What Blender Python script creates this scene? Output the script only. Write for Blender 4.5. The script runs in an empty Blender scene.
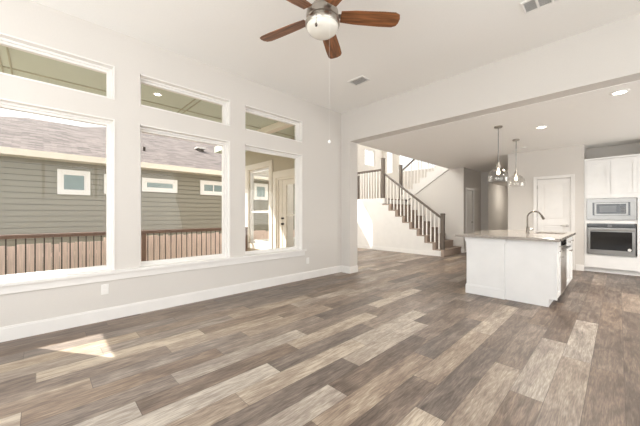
import bpy, bmesh, math, random
from mathutils import Vector, Matrix
R = math.radians
scene = bpy.context.scene
COL = scene.collection

# ------------------------------------------------------------------ camera
CAM_H = 1.22
cd = bpy.data.cameras.new('camera'); cam = bpy.data.objects.new('camera', cd); COL.objects.link(cam)
cam.location = (0, 0, CAM_H); cam.rotation_euler = (R(90), 0, R(45.93))
cd.sensor_width = 36; cd.lens = 289 / 640 * 36; cd.shift_y = 1.7 / 640; cd.clip_start = 0.02
scene.camera = cam
scene.view_settings.view_transform = 'Standard'; scene.view_settings.look = 'None'
scene.view_settings.gamma = 1; scene.view_settings.use_curve_mapping = False
scene.view_settings.exposure = 0.14

# ------------------------------------------------------------------ world and sun
w = bpy.data.worlds.new('sky'); scene.world = w; w.use_nodes = True
nt = w.node_tree; nt.nodes.clear()
sky = nt.nodes.new('ShaderNodeTexSky'); sky.sky_type = 'NISHITA'; sky.sun_disc = False
sky.sun_elevation = R(51); sky.sun_rotation = R(236); sky.dust_density = 3
mx = nt.nodes.new('ShaderNodeMix'); mx.data_type = 'RGBA'; mx.inputs[0].default_value = 0.75
bg1 = nt.nodes.new('ShaderNodeVectorMath'); bg1.operation = 'SCALE'; bg1.inputs['Scale'].default_value = 0.16
nt.links.new(sky.outputs[0], bg1.inputs[0]); nt.links.new(bg1.outputs[0], mx.inputs[6])
mx.inputs[7].default_value = (1.0, 0.985, 0.96, 1)
bg = nt.nodes.new('ShaderNodeBackground'); bg.inputs['Strength'].default_value = 1.7
out = nt.nodes.new('ShaderNodeOutputWorld')
nt.links.new(mx.outputs[2], bg.inputs[0]); nt.links.new(bg.outputs[0], out.inputs[0])

def lamp(name, kind, loc, energy, color=(1, 1, 1), direction=None, size=None, size_y=None, spread=None):
    l = bpy.data.lights.new(name, kind); l.energy = energy; l.color = color
    o = bpy.data.objects.new(name, l); COL.objects.link(o); o.location = loc
    if direction is not None:
        o.rotation_euler = Vector(direction).to_track_quat('-Z', 'Y').to_euler()
    if kind == 'AREA':
        l.shape = 'RECTANGLE'; l.size = size; l.size_y = size_y or size
        if spread: l.spread = R(spread)
    return o
SUN_DIR = (0.83, 0.56, -1.245)
s_ = lamp('sun', 'SUN', (-20, -12, 30), 11, (1, 0.95, 0.87), SUN_DIR); s_.data.angle = R(0.6)
# added fill lamps at window openings, boosting the daylight indoors
lamp('fill_back', 'AREA', (-1.1, -2.38, 1.75), 138, (0.95, 0.975, 1), (0, 1, 0.5), 5.0, 2.3)
lamp('fill_right', 'AREA', (2.38, 1.2, 1.7), 78, (0.95, 0.975, 1), (-1, 0, 0.5), 4.6, 2.2)
lamp('fill_kitchen', 'AREA', (3.08, 6.9, 1.35), 76, (1, 0.985, 0.96), (-1, 0, 0.15), 2.6, 2.1)
lamp('fill_foyer', 'AREA', (-7.95, 5.9, 1.45), 45, (1, 0.99, 0.975), (1, 0.25, 0.1), 2.7, 2.0)
lamp('fill_front', 'AREA', (-6.0, 4.18, 4.7), 235, (1, 0.99, 0.975), (0, 1, -0.25), 2.8, 1.2)  # added to brighten the wall under the stairs
lamp('fill_stair', 'AREA', (-6.1, 11.75, 4.15), 60, (1, 0.99, 0.975), (0, -1, -0.1), 2.6, 2.0)
lamp('passage_fill', 'AREA', (-2.4, 12.7, 2.33), 16, (1, 0.93, 0.82), (-0.3, 0, -1), 0.4, 0.4)  # added bare lamp without a fixture, brightens the passage

# ------------------------------------------------------------------ materials
def mat(name, col, rough=0.5, metal=0.0, spec=0.5, noise=None, bump=None, coat=0):
    m = bpy.data.materials.new(name); m.use_nodes = True
    n = m.node_tree; b = n.nodes['Principled BSDF']
    b.inputs['Roughness'].default_value = rough; b.inputs['Metallic'].default_value = metal
    b.inputs['Specular IOR Level'].default_value = spec
    if coat: b.inputs['Coat Weight'].default_value = coat
    tc = n.nodes.new('ShaderNodeTexCoord')
    sc, amt, stretch = noise or (6, 0.02, (1, 1, 1))
    mp = n.nodes.new('ShaderNodeMapping'); mp.inputs['Scale'].default_value = stretch
    n.links.new(tc.outputs['Object'], mp.inputs[0])
    tx = n.nodes.new('ShaderNodeTexNoise'); tx.inputs['Scale'].default_value = sc; tx.inputs['Detail'].default_value = 4
    n.links.new(mp.outputs[0], tx.inputs['Vector'])
    mr = n.nodes.new('ShaderNodeMapRange'); mr.inputs[1].default_value = .3; mr.inputs[2].default_value = .7
    mr.inputs[3].default_value = 1 - amt; mr.inputs[4].default_value = 1 + amt
    n.links.new(tx.outputs['Fac'], mr.inputs[0])
    vm = n.nodes.new('ShaderNodeVectorMath'); vm.operation = 'SCALE'; vm.inputs[0].default_value = col
    n.links.new(mr.outputs[0], vm.inputs['Scale']); n.links.new(vm.outputs[0], b.inputs['Base Color'])
    if bump:
        bp = n.nodes.new('ShaderNodeBump'); bp.inputs['Strength'].default_value = bump; bp.inputs['Distance'].default_value = .002
        n.links.new(tx.outputs['Fac'], bp.inputs['Height']); n.links.new(bp.outputs[0], b.inputs['Normal'])
    return m
def srgb(r, g, b):
    f = lambda v: (v / 255 / 12.92) if v / 255 <= .04045 else ((v / 255 + .055) / 1.055) ** 2.4
    return (f(r), f(g), f(b))
def emit(name, col, strength):
    m = bpy.data.materials.new(name); m.use_nodes = True; b = m.node_tree.nodes['Principled BSDF']
    b.inputs['Base Color'].default_value = (*col, 1); b.inputs['Emission Color'].default_value = (*col, 1)
    b.inputs['Emission Strength'].default_value = strength
    return m
def glass(name, tint=(1, 1, 1), refl=0.10, rough=0.0, facing=False):
    m = bpy.data.materials.new(name); m.use_nodes = True; n = m.node_tree; n.nodes.clear()
    o = n.nodes.new('ShaderNodeOutputMaterial'); t = n.nodes.new('ShaderNodeBsdfTransparent'); t.inputs[0].default_value = (*tint, 1)
    g = n.nodes.new('ShaderNodeBsdfGlossy'); g.inputs['Roughness'].default_value = rough
    lw = n.nodes.new('ShaderNodeLayerWeight'); lw.inputs[0].default_value = 0.35 if facing else 0.15
    mr = n.nodes.new('ShaderNodeMapRange'); mr.inputs[3].default_value = refl * .25; mr.inputs[4].default_value = 0.32 if facing else 0.07
    n.links.new(lw.outputs['Facing' if facing else 'Fresnel'], mr.inputs[0])
    mxs = n.nodes.new('ShaderNodeMixShader'); n.links.new(mr.outputs[0], mxs.inputs[0])
    n.links.new(t.outputs[0], mxs.inputs[1]); n.links.new(g.outputs[0], mxs.inputs[2]); n.links.new(mxs.outputs[0], o.inputs[0])
    return m
M = {}
M['wall'] = mat('wall_paint', srgb(214, 209, 203), .75, noise=(90, .012, (1, 1, 1)), bump=.15)
M['ceiling'] = mat('ceiling_paint', srgb(245, 243, 239), .9, noise=(60, .01, (1, 1, 1)), bump=.2)
M['trim'] = mat('trim_white', srgb(233, 230, 226), .4)
M['foyer'] = mat('foyer_paint', srgb(218, 212, 204), .75)
M['cab'] = mat('cabinet_white', srgb(238, 237, 235), .35)
M['cabgrey'] = mat('cabinet_edge', srgb(200, 196, 190), .5)
M['door'] = mat('door_paint', srgb(234, 231, 227), .4)
M['steel'] = mat('stainless', srgb(142, 140, 137), .3, 1.0, noise=(40, .05, (1, 1, 30)))
M['nickel'] = mat('brushed_nickel', srgb(176, 170, 162), .28, 1.0)
M['dark_metal'] = mat('dark_metal', srgb(70, 62, 55), .45, .7)
M['black'] = mat('black_glass', srgb(18, 18, 18), .08, 0, .6)
M['screen'] = mat('grey_mesh_glass', srgb(86, 86, 86), .15, 0, .6)
M['chrome'] = mat('chrome', srgb(112, 104, 96), .2, 1.0)
M['wood_fan'] = mat('walnut_blade', srgb(128, 82, 50), .4, noise=(10, .6, (.35, 4, 1)))
M['bowl'] = mat('frosted_bowl', srgb(232, 228, 218), .25)
M['newel'] = mat('grey_stained_wood', srgb(104, 94, 85), .45, noise=(8, .12, (6, 6, 1)))
M['baluster'] = mat('white_baluster', srgb(240, 236, 230), .45)
M['carpet'] = mat('taupe_carpet', srgb(162, 146, 134), .98, 0, .1, noise=(160, .12, (1, 1, 1)), bump=.6)
M['white2'] = mat('stair_white', srgb(226, 223, 219), .6)
M['porch_ceiling'] = mat('porch_ceiling_paint', srgb(200, 207, 192), .8)
M['cream'] = mat('cream_trim', srgb(232, 223, 208), .6)
M['tan'] = mat('porch_wall_paint', srgb(190, 178, 156), .75)
M['siding'] = mat('siding_paint', srgb(142, 138, 124), .8, noise=(5, .03, (1, 1, 1)))
M['shingle'] = None
M['fence'] = mat('fence_wood', srgb(220, 196, 188), .9, noise=(3, .18, (1, 12, .7)))
M['rail_wood'] = mat('porch_rail_wood', srgb(116, 92, 78), .7, noise=(5, .15, (1, 1, 1)))
M['deck'] = mat('porch_concrete', srgb(176, 170, 160), .85, noise=(8, .06, (1, 1, 1)))
M['grass'] = mat('yard_grass', srgb(112, 118, 84), .95, noise=(14, .3, (1, 1, 1)))
M['plate'] = mat('white_plastic', srgb(236, 234, 230), .35)
M['slot'] = mat('slot_grey', srgb(120, 118, 116), .6)
M['vent_dark'] = mat('vent_backing', srgb(190, 188, 186), .8)  # light grey sheet behind the louvres
M['glass'] = glass('window_glass', (.98, .985, .98), .06)
M['pendant_glass'] = glass('pendant_glass', (.965, .96, .95), .15, .02, True)
M['winglass'] = mat('neighbour_window_glass', srgb(132, 150, 150), .12, 0, .8)
M['blind'] = mat('neighbour_blind', srgb(205, 205, 196), .7)
M['lamp_on'] = emit('lamp_on', (1, .93, .82), 9)
M['bulb_on'] = emit('bulb_on', (1, .84, .62), 5)
M['vent'] = mat('roof_vent', srgb(210, 206, 200), .6)

def shingle():
    m = mat('asphalt_shingle', srgb(150, 138, 136), .95, 0, .2)
    n = m.node_tree; b = n.nodes['Principled BSDF']; tc = n.nodes['Texture Coordinate']
    br = n.nodes.new('ShaderNodeTexBrick'); br.inputs['Scale'].default_value = 1
    br.inputs['Color1'].default_value = (*srgb(128, 119, 116), 1); br.inputs['Color2'].default_value = (*srgb(92, 86, 84), 1)
    br.inputs['Mortar'].default_value = (*srgb(95, 88, 88), 1); br.inputs['Mortar Size'].default_value = .008
    br.inputs['Brick Width'].default_value = .34; br.inputs['Row Height'].default_value = .14; br.inputs['Bias'].default_value = 0
    sp = n.nodes.new('ShaderNodeSeparateXYZ'); cb = n.nodes.new('ShaderNodeCombineXYZ')
    n.links.new(tc.outputs['Object'], sp.inputs[0]); n.links.new(sp.outputs[1], cb.inputs[0]); n.links.new(sp.outputs[0], cb.inputs[1])
    n.links.new(cb.outputs[0], br.inputs['Vector']); n.links.new(br.outputs[0], b.inputs['Base Color'])
    return m
M['shingle'] = shingle()

def counter_mat():
    m = mat('quartz', srgb(168, 160, 152), .14, 0, .6)
    n = m.node_tree; b = n.nodes['Principled BSDF']; tc = n.nodes['Texture Coordinate']
    v = n.nodes.new('ShaderNodeTexVoronoi'); v.inputs['Scale'].default_value = 90
    r = n.nodes.new('ShaderNodeValToRGB'); r.color_ramp.elements[0].color = (*srgb(176, 169, 160), 1); r.color_ramp.elements[1].color = (*srgb(136, 128, 120), 1)
    n.links.new(tc.outputs['Object'], v.inputs['Vector']); n.links.new(v.outputs['Color'], r.inputs[0]); n.links.new(r.outputs[0], b.inputs['Base Color'])
    return m
M['quartz'] = counter_mat()

def floor_mat():
    m = bpy.data.materials.new('vinyl_plank'); m.use_nodes = True; n = m.node_tree; b = n.nodes['Principled BSDF']; L = n.links.new
    N = n.nodes.new
    at = N('ShaderNodeAttribute'); at.attribute_name = 'tone'
    sd = N('ShaderNodeAttribute'); sd.attribute_name = 'seed'
    ramp = N('ShaderNodeValToRGB'); cr = ramp.color_ramp
    cr.elements[0].position = 0; cr.elements[0].color = (*srgb(84, 69, 59), 1)
    cr.elements[1].position = 1; cr.elements[1].color = (*srgb(200, 185, 163), 1)
    for p, c in ((.25, (109, 93, 81)), (.5, (138, 119, 103)), (.75, (167, 149, 129))):
        e = cr.elements.new(p); e.color = (*srgb(*c), 1)
    tc = N('ShaderNodeTexCoord')
    off = N('ShaderNodeVectorMath'); off.operation = 'SCALE'; off.inputs[0].default_value = (7.3, 13.1, 3.7)
    L(sd.outputs['Fac'], off.inputs['Scale'])
    add = N('ShaderNodeVectorMath'); add.operation = 'ADD'; L(tc.outputs['Object'], add.inputs[0]); L(off.outputs[0], add.inputs[1])
    def noise(scale, stretch, detail=5, dist=0):
        mp = N('ShaderNodeMapping'); mp.inputs['Scale'].default_value = stretch; L(add.outputs[0], mp.inputs[0])
        t = N('ShaderNodeTexNoise'); t.inputs['Scale'].default_value = scale; t.inputs['Detail'].default_value = detail
        t.inputs['Distortion'].default_value = dist; L(mp.outputs[0], t.inputs['Vector']); return t
    g1 = noise(9, (3.2, .35, 1), 8, 1.2)      # long streaks
    g2 = noise(46, (3.5, .30, 1), 4)          # fine grain
    g3 = noise(4.2, (1.4, .55, 1), 6, .8)     # cloudy patches
    def mr(src, a, c, d, e):
        x = N('ShaderNodeMapRange'); x.inputs[1].default_value = a; x.inputs[2].default_value = c; x.inputs[3].default_value = d; x.inputs[4].default_value = e
        L(src, x.inputs[0]); return x.outputs[0]
    def math_(op, a, c):
        x = N('ShaderNodeMath'); x.operation = op
        for i, v in enumerate((a, c)):
            if isinstance(v, (int, float)): x.inputs[i].default_value = v
            else: L(v, x.inputs[i])
        return x.outputs[0]
    t = math_('ADD', at.outputs['Fac'], mr(g1.outputs['Fac'], .3, .7, -.16, .16))
    t = math_('ADD', t, mr(g3.outputs['Fac'], .3, .7, -.15, .15))
    t = math_('ADD', t, mr(g2.outputs['Fac'], .35, .65, -.14, .14))
    L(t, ramp.inputs[0])
    # joints between boards from the per-board UVs (metres from the edges)
    uv = N('ShaderNodeUVMap'); sp = N('ShaderNodeSeparateXYZ'); L(uv.outputs[0], sp.inputs[0])
    j1 = math_('LESS_THAN', sp.outputs[0], .0035); j2 = math_('LESS_THAN', sp.outputs[1], .004)
    j = math_('MAXIMUM', j1, j2)
    mx = N('ShaderNodeMix'); mx.data_type = 'RGBA'; L(math_('MULTIPLY', j, .55), mx.inputs[0]); L(ramp.outputs[0], mx.inputs[6])
    mx.inputs[7].default_value = (*srgb(70, 60, 54), 1)
    # slight hue shift board to board: warm to grey
    hs = N('ShaderNodeHueSaturation'); L(mx.outputs[2], hs.inputs['Color'])
    wn = N('ShaderNodeTexWhiteNoise'); wn.noise_dimensions = '1D'; L(sd.outputs['Fac'], wn.inputs['W'])
    L(mr(wn.outputs['Value'], 0, 1, .62, 1.0), hs.inputs['Saturation'])
    L(hs.outputs[0], b.inputs['Base Color'])
    L(mr(g2.outputs['Fac'], .3, .7, .34, .5), b.inputs['Roughness'])
    b.inputs['Specular IOR Level'].default_value = .35
    bp = N('ShaderNodeBump'); bp.inputs['Strength'].default_value = .12; bp.inputs['Distance'].default_value = .002
    L(g2.outputs['Fac'], bp.inputs['Height']); L(bp.outputs[0], b.inputs['Normal'])
    return m
M['floor'] = floor_mat()

# ------------------------------------------------------------------ mesh helpers
OFF = {}
class MB:
    def __init__(s): s.bm = bmesh.new()
    def quad(s, pts):
        return s.bm.faces.new([s.bm.verts.new(p) for p in pts])
    def box(s, x0, x1, y0, y1, z0, z1, bev=0):
        x0, x1 = sorted((x0, x1)); y0, y1 = sorted((y0, y1)); z0, z1 = sorted((z0, z1))
        v = [s.bm.verts.new((x, y, z)) for z in (z0, z1) for y in (y0, y1) for x in (x0, x1)]
        fs = [s.bm.faces.new([v[i] for i in q]) for q in ((0, 2, 3, 1), (4, 5, 7, 6), (0, 1, 5, 4), (2, 6, 7, 3), (0, 4, 6, 2), (1, 3, 7, 5))]
        if bev:
            es = list({e for f in fs for e in f.edges})
            bmesh.ops.bevel(s.bm, geom=es, offset=bev, segments=2, profile=.5, affect='EDGES')
        return s
    def cyl(s, p0, p1, r, r2=None, seg=16):
        p0, p1 = Vector(p0), Vector(p1); d = p1 - p0
        q = d.to_track_quat('Z', 'Y').to_matrix().to_4x4()
        bmesh.ops.create_cone(s.bm, cap_ends=True, segments=seg, radius1=r, radius2=r if r2 is None else r2, depth=d.length,
                              matrix=Matrix.Translation((p0 + p1) / 2) @ q)
        return s
    def lathe(s, c, prof, seg=32, axis='Z'):
        rings = []
        for r, h in prof:
            ring = []
            for i in range(seg):
                a = 2 * math.pi * i / seg
                p = (c[0] + r * math.cos(a), c[1] + r * math.sin(a), c[2] + h) if axis == 'Z' else (
                    (c[0] + h, c[1] + r * math.cos(a), c[2] + r * math.sin(a)) if axis == 'X' else (c[0] + r * math.cos(a), c[1] + h, c[2] + r * math.sin(a)))
                ring.append(s.bm.verts.new(p))
            rings.append(ring)
        for a, b in zip(rings, rings[1:]):
            for i in range(seg):
                s.bm.faces.new((a[i], a[(i + 1) % seg], b[(i + 1) % seg], b[i]))
        return s
    def prism(s, pts, axis, a0, a1):
        """pts: 2D outline in the plane normal to axis ('X':(y,z), 'Y':(x,z), 'Z':(x,y))"""
        f = {'X': lambda p, a: (a, p[0], p[1]), 'Y': lambda p, a: (p[0], a, p[1]), 'Z': lambda p, a: (p[0], p[1], a)}[axis]
        A = [s.bm.verts.new(f(p, a0)) for p in pts]; B = [s.bm.verts.new(f(p, a1)) for p in pts]
        s.bm.faces.new(A); s.bm.faces.new(B[::-1])
        for i in range(len(pts)):
            j = (i + 1) % len(pts); s.bm.faces.new((A[i], B[i], B[j], A[j]))
        return s
    def tube(s, pts, r, seg=10):
        pts = [Vector(p) for p in pts]; rings = []
        for i, p in enumerate(pts):
            t = (pts[min(i + 1, len(pts) - 1)] - pts[max(i - 1, 0)]).normalized()
            q = t.to_track_quat('Z', 'Y')
            rr = r[i] if isinstance(r, (list, tuple)) else r
            rings.append([s.bm.verts.new(p + q @ Vector((rr * math.cos(2 * math.pi * k / seg), rr * math.sin(2 * math.pi * k / seg), 0))) for k in range(seg)])
        for a, b in zip(rings, rings[1:]):
            for i in range(seg): s.bm.faces.new((a[i], a[(i + 1) % seg], b[(i + 1) % seg], b[i]))
        s.bm.faces.new(rings[0][::-1]); s.bm.faces.new(rings[-1])
        return s
    def slab_holes(s, axis, a0, a1, u0, u1, v0, v1, holes):
        """solid slab between a0..a1 on axis, spanning u,v, with rectangular through holes (u0,u1,v0,v1)"""
        us = sorted({u0, u1, *[min(max(h[i], u0), u1) for h in holes for i in (0, 1)]})
        vs = sorted({v0, v1, *[min(max(h[i], v0), v1) for h in holes for i in (2, 3)]})
        f = {'X': lambda a, u, v: (a, u, v), 'Y': lambda a, u, v: (u, a, v), 'Z': lambda a, u, v: (u, v, a)}[axis]
        def solid(i, j):
            if i < 0 or j < 0 or i >= len(us) - 1 or j >= len(vs) - 1: return False
            cu, cv = (us[i] + us[i + 1]) / 2, (vs[j] + vs[j + 1]) / 2
            return not any(h[0] < cu < h[1] and h[2] < cv < h[3] for h in holes)
        cache = {}
        def V(a, u, v):
            k = (a, u, v)
            if k not in cache: cache[k] = s.bm.verts.new(f(a, u, v))
            return cache[k]
        for i in range(len(us) - 1):
            for j in range(len(vs) - 1):
                if not solid(i, j): continue
                A, B, C, D = (us[i], vs[j]), (us[i + 1], vs[j]), (us[i + 1], vs[j + 1]), (us[i], vs[j + 1])
                s.bm.faces.new([V(a0, *p) for p in (A, D, C, B)]); s.bm.faces.new([V(a1, *p) for p in (A, B, C, D)])
                for (di, dj), (p, q) in (((0, -1), (A, B)), ((1, 0), (B, C)), ((0, 1), (C, D)), ((-1, 0), (D, A))):
                    if not solid(i + di, j + dj):
                        s.bm.faces.new([V(a0, *p), V(a0, *q), V(a1, *q), V(a1, *p)])
        return s
    def build(s, name, m, parent=None, smooth=False, label=None, kind=None):
        bmesh.ops.recalc_face_normals(s.bm, faces=s.bm.faces)
        off = OFF.get(parent.name, Vector((0, 0, 0))) if parent else Vector((0, 0, 0))
        bmesh.ops.translate(s.bm, verts=s.bm.verts, vec=-off)
        me = bpy.data.meshes.new(name); s.bm.to_mesh(me); s.bm.free()
        if smooth:
            for p in me.polygons: p.use_smooth = True
            me.set_sharp_from_angle(angle=R(35))
        me.materials.append(m)
        o = bpy.data.objects.new(name, me); COL.objects.link(o); o.parent = parent
        OFF[o.name] = off
        if label: o['label'] = label
        if kind: o['kind'] = kind
        return o
def thing(name, label, cat, loc=(0, 0, 0), group=None):
    o = bpy.data.objects.new(name, None); COL.objects.link(o); o.location = loc; o.empty_display_size = .1
    o['label'] = label; o['category'] = cat
    if group: o['group'] = group
    OFF[o.name] = Vector(loc); return o
def tag(o, label, cat, group=None):
    o['label'] = label; o['category'] = cat
    if group: o['group'] = group
    return o
def struct_root(name, loc=(0, 0, 0)):
    o = bpy.data.objects.new(name, None); COL.objects.link(o); o.location = loc; o['kind'] = 'structure'; OFF[o.name] = Vector(loc); return o
def box(name, m, b, parent=None, bev=0, kind=None, label=None):
    return MB().box(*b, bev=bev).build(name, m, parent, kind=kind, label=label)
S = 'structure'

# ------------------------------------------------------------------ room shell
XL, YH = -4.12, 4.62           # window wall, header wall
CL, CK = 3.38, 2.74            # living ceiling, kitchen ceiling
WIN = [(-0.44, 0.63), (0.885, 2.08), (2.335, 3.525)]
LZ, TZ = (0.568, 2.34), (2.57, 2.965)
holes = [(a, b, *z) for a, b in WIN for z in (LZ, TZ)]
MB().slab_holes('X', XL - .15, XL, -2.45, YH, 0, CL, holes).build('wall_left', M['wall'], kind=S)
MB().slab_holes('Y', YH, YH + .25, XL - .15, 3.15, 0, 5.8, [(-3.88, 2.6, -1, 2.745)]).build('wall_header', M['wall'], kind=S)
MB().slab_holes('Y', -2.30, -2.45, XL - .15, 2.45, 0, CL, [(-3.6, 1.4, .6, 2.9)]).build('wall_back', M['wall'], kind=S)
MB().slab_holes('X', 2.30, 2.45, -2.3, YH, 0, CL, [(-1.1, 3.5, .6, 2.8)]).build('wall_right', M['wall'], kind=S)
box('ceiling', M['ceiling'], (XL, 2.45, -2.45, YH, CL, CL + .15), kind=S)
box('ceiling_kitchen', M['ceiling'], (-3.9, 3.15, YH + .25, 14.1, CK, CK + .3), kind=S)

# floor: individual boards along Y
PW, PL = 0.1855, 1.235
# row (counted leftwards from x = 0.029): first joint, then tone of each board beyond it (0 dark .. 1 light)
ROWS = {0: (1.6, [.12, .22, .15]), 1: (1.95, [.30, .22, .30]), 2: (.77, [.62, .58, .72, .22]), 3: (1.11, [.22, .70, .18, .3]),
        4: (.24, [.5, .66, .33, .28]), 5: (.48, [.92, .27, .3, .5]), 6: (.80, [.25, .68, .75, .3]), 7: (1.15, [.62, .26, .5]),
        8: (.25, [.80, .20, .36, .3]), 9: (.61, [.24, .82, .25, .5]), 10: (-.28, [.66, .90, .86, .4, .6]), 11: (.105, [.98, .30, .55, .4]),
        12: (-.79, [.78, .32, .84, .45, .3]), 13: (-.52, [.46, .78, .48, .86, .25]), 14: (-1.32, [.92, .48, .52, .2, .5]), 15: (-.97, [.68, .46, .66, .35, .5]),
        16: (-.40, [.48, .82, .56, .62]), 17: (-1.26, [.36, .98, .44, .74, .5]), 18: (-.84, [.68, .58, .74, .4, .5]), 19: (-.52, [.8, .5, .36, .3]),
        20: (-1.34, [.35, .4, .40, .25, .3]), 21: (-.9, [.3, .26, .3, .22, .3]), 22: (-.7, [.22, .3, .2, .26])}
def build_floor():
    rnd = random.Random(11)
    bm = bmesh.new(); uvl = bm.loops.layers.uv.new('UVMap')
    tone = bm.faces.layers.float.new('tone'); seed = bm.faces.layers.float.new('seed')
    for j in range(-17, 44):
        x0 = .029 - PW * j; x1 = x0 + PW
        y, tones = ROWS.get(j, (-2.45 + rnd.random() * PL, []))
        segs = [(y + i * PL, y + (i + 1) * PL, t) for i, t in enumerate(tones)]
        yy = y
        while yy > -2.5: segs.append((yy - PL, yy, min(1, max(0, rnd.gauss(.5 if j > 1 else .2, .2 if j > 1 else .1))))); yy -= PL
        y += len(tones) * PL
        while y < 14.1: segs.append((y, y + PL, min(1, max(0, rnd.gauss(.42 if j > 6 else .22, .18 if j > 6 else .10))))); y += PL
        for a, b, t in segs:
            a2, b2 = max(a, -2.45), min(b, 14.1)
            if b2 <= a2: continue
            f = bm.faces.new([bm.verts.new(p) for p in ((x0, a2, 0), (x1, a2, 0), (x1, b2, 0), (x0, b2, 0))])
            f[tone] = .10 + .78 * t; f[seed] = rnd.random() * 10
            for l, q in zip(f.loops, ((0, 0), (PW, 0), (PW, b2 - a2), (0, b2 - a2))): l[uvl].uv = q
    me = bpy.data.meshes.new('floor'); bm.to_mesh(me); bm.free(); me.materials.append(M['floor'])
    o = bpy.data.objects.new('floor', me); COL.objects.link(o); o['kind'] = S
build_floor()

# hall, stair and kitchen walls
FX, FY, FB = -7.65, 4.3, 11.5   # foyer window wall, porch side wall, back wall
MB().slab_holes('Y', FY, FY + .15, FX - .15, XL - .15, -.05, 5.8, [(-7.36, -6.30, .42, 2.48), (-6.02, -5.16, -.01, 2.14), (-7.4, -4.6, 4.1, 5.3)]).build('wall_porch', M['tan'], kind=S)
MB().slab_holes('X', FX - .15, FX, FY + .15, FB + .15, -.05, 5.8,
    [(4.55, 5.7, .4, 2.45), (6.15, 7.25, .4, 2.45), (7.22, 8.25, 2.4, 3.6), (10.12, 10.86, 3.38, 4.12)]).build('wall_foyer', M['foyer'], kind=S)
MB().slab_holes('Y', FB, FB + .15, FX, -3.4, 0, 5.8, [(-7.5, -7.15, 3.1, 5.2), (-6.85, -5.0, 3.1, 5.2)]).build('wall_stair_back', M['foyer'], kind=S)
box('ceiling_foyer', M['ceiling'], (FX - .15, -3.75, FY, FB + .15, 5.8, 5.95), kind=S)
box('wall_upper', M['foyer'], (-3.9, -3.75, YH + .25, FB, CK + .3, 5.8), kind=S)
MB().prism([(-5.5, 0), (-3.45, 0), (-3.45, CK), (-4.05, CK), (-5.5, 1.66)], 'Y', 9.745, 9.86).build('wall_stair', M['wall'], kind=S)
MB().slab_holes('X', -3.55, -3.45, 9.86, 11.4, 0, CK, [(9.97, 10.60, -1, 2.04)]).build('wall_hall_left', M['wall'], kind=S)
box('wall_hall_back', M['wall'], (-3.55, -3.21, 11.4, 11.5, 0, CK), kind=S)
box('wall_passage_left', M['wall'], (-3.33, -3.21, 11.5, 14.0, 0, 2.36), kind=S)
box('ceiling_passage', M['wall'], (-3.21, -1.94, 11.4, 14.0, 2.36, CK), kind=S)
box('wall_passage_end', M['wall'], (-3.33, -1.9, 14.0, 14.1, 0, CK), kind=S)
box('wall_hall_right', M['wall'], (-1.94, -1.82, 8.59, 14.0, 0, CK), kind=S)
MB().slab_holes('Y', 8.47, 8.59, -1.94, -0.52, 0, CK, [(-1.36, -0.72, -1, 2.06)]).build('wall_pantry', M['wall'], kind=S)
box('wall_pantry_side', M['wall'], (-0.62, -0.52, 8.59, 9.1, 0, CK), kind=S)
box('wall_kitchen_back', M['wall'], (-0.62, 3.15, 9.1, 9.22, 0, CK), kind=S)
MB().slab_holes('X', 3.0, 3.15, YH + .25, 9.1, 0, CK, [(5.5, 8.3, .05, 2.4)]).build('wall_kitchen_right', M['wall'], kind=S)
box('kitchen_light_block', M['wall'], (.44, .56, 8.47, 9.1, 0, CK), kind=S)  # added off-frame panel, blocks light reaching the space above the cabinets
box('wall_pantry_inner', M['wall'], (-1.82, -0.62, 9.9, 10.0, 0, CK), kind=S)

# baseboards
def base(name, b, cap):
    m = MB().box(*b); m.box(*cap)
    m.build(name, M['trim'], kind=S)
base('baseboard_left', (XL, XL + .016, -2.3, YH, 0, .125), (XL, XL + .010, -2.3, YH, .125, .14))
MB().box(-4.104, -3.88, YH - .016, YH, 0, .125).box(-4.104, -3.88, YH - .010, YH, .125, .14).box(-3.88, -3.864, YH - .016, YH + .25, 0, .125).box(-3.88, -3.870, YH - .010, YH + .25, .125, .14).build('baseboard_column', M['trim'], kind=S)
MB().box(-1.94, -1.42, 8.454, 8.47, 0, .13).box(-0.655, -0.515, 8.454, 8.47, 0, .13).build('baseboard_pantry', M['trim'], kind=S)
MB().box(-3.62, -3.45, 9.729, 9.745, 0, .13).build('baseboard_stair_wall', M['trim'], kind=S)
MB().box(-3.45, -3.434, 9.745, 9.9, 0, .13).box(-3.45, -3.434, 10.67, 11.4, 0, .13).build('baseboard_hall_left', M['trim'], kind=S)
MB().box(-3.434, -3.21, 11.384, 11.4, 0, .13).build('baseboard_hall_back', M['trim'], kind=S)
MB().box(-3.21, -3.194, 11.4, 14.0, 0, .13).build('baseboard_passage', M['trim'], kind=S)
MB().box(FX, -3.66, 8.405, 8.419, 0, .13).build('baseboard_stair_panel', M['trim'], kind=S)

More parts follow.
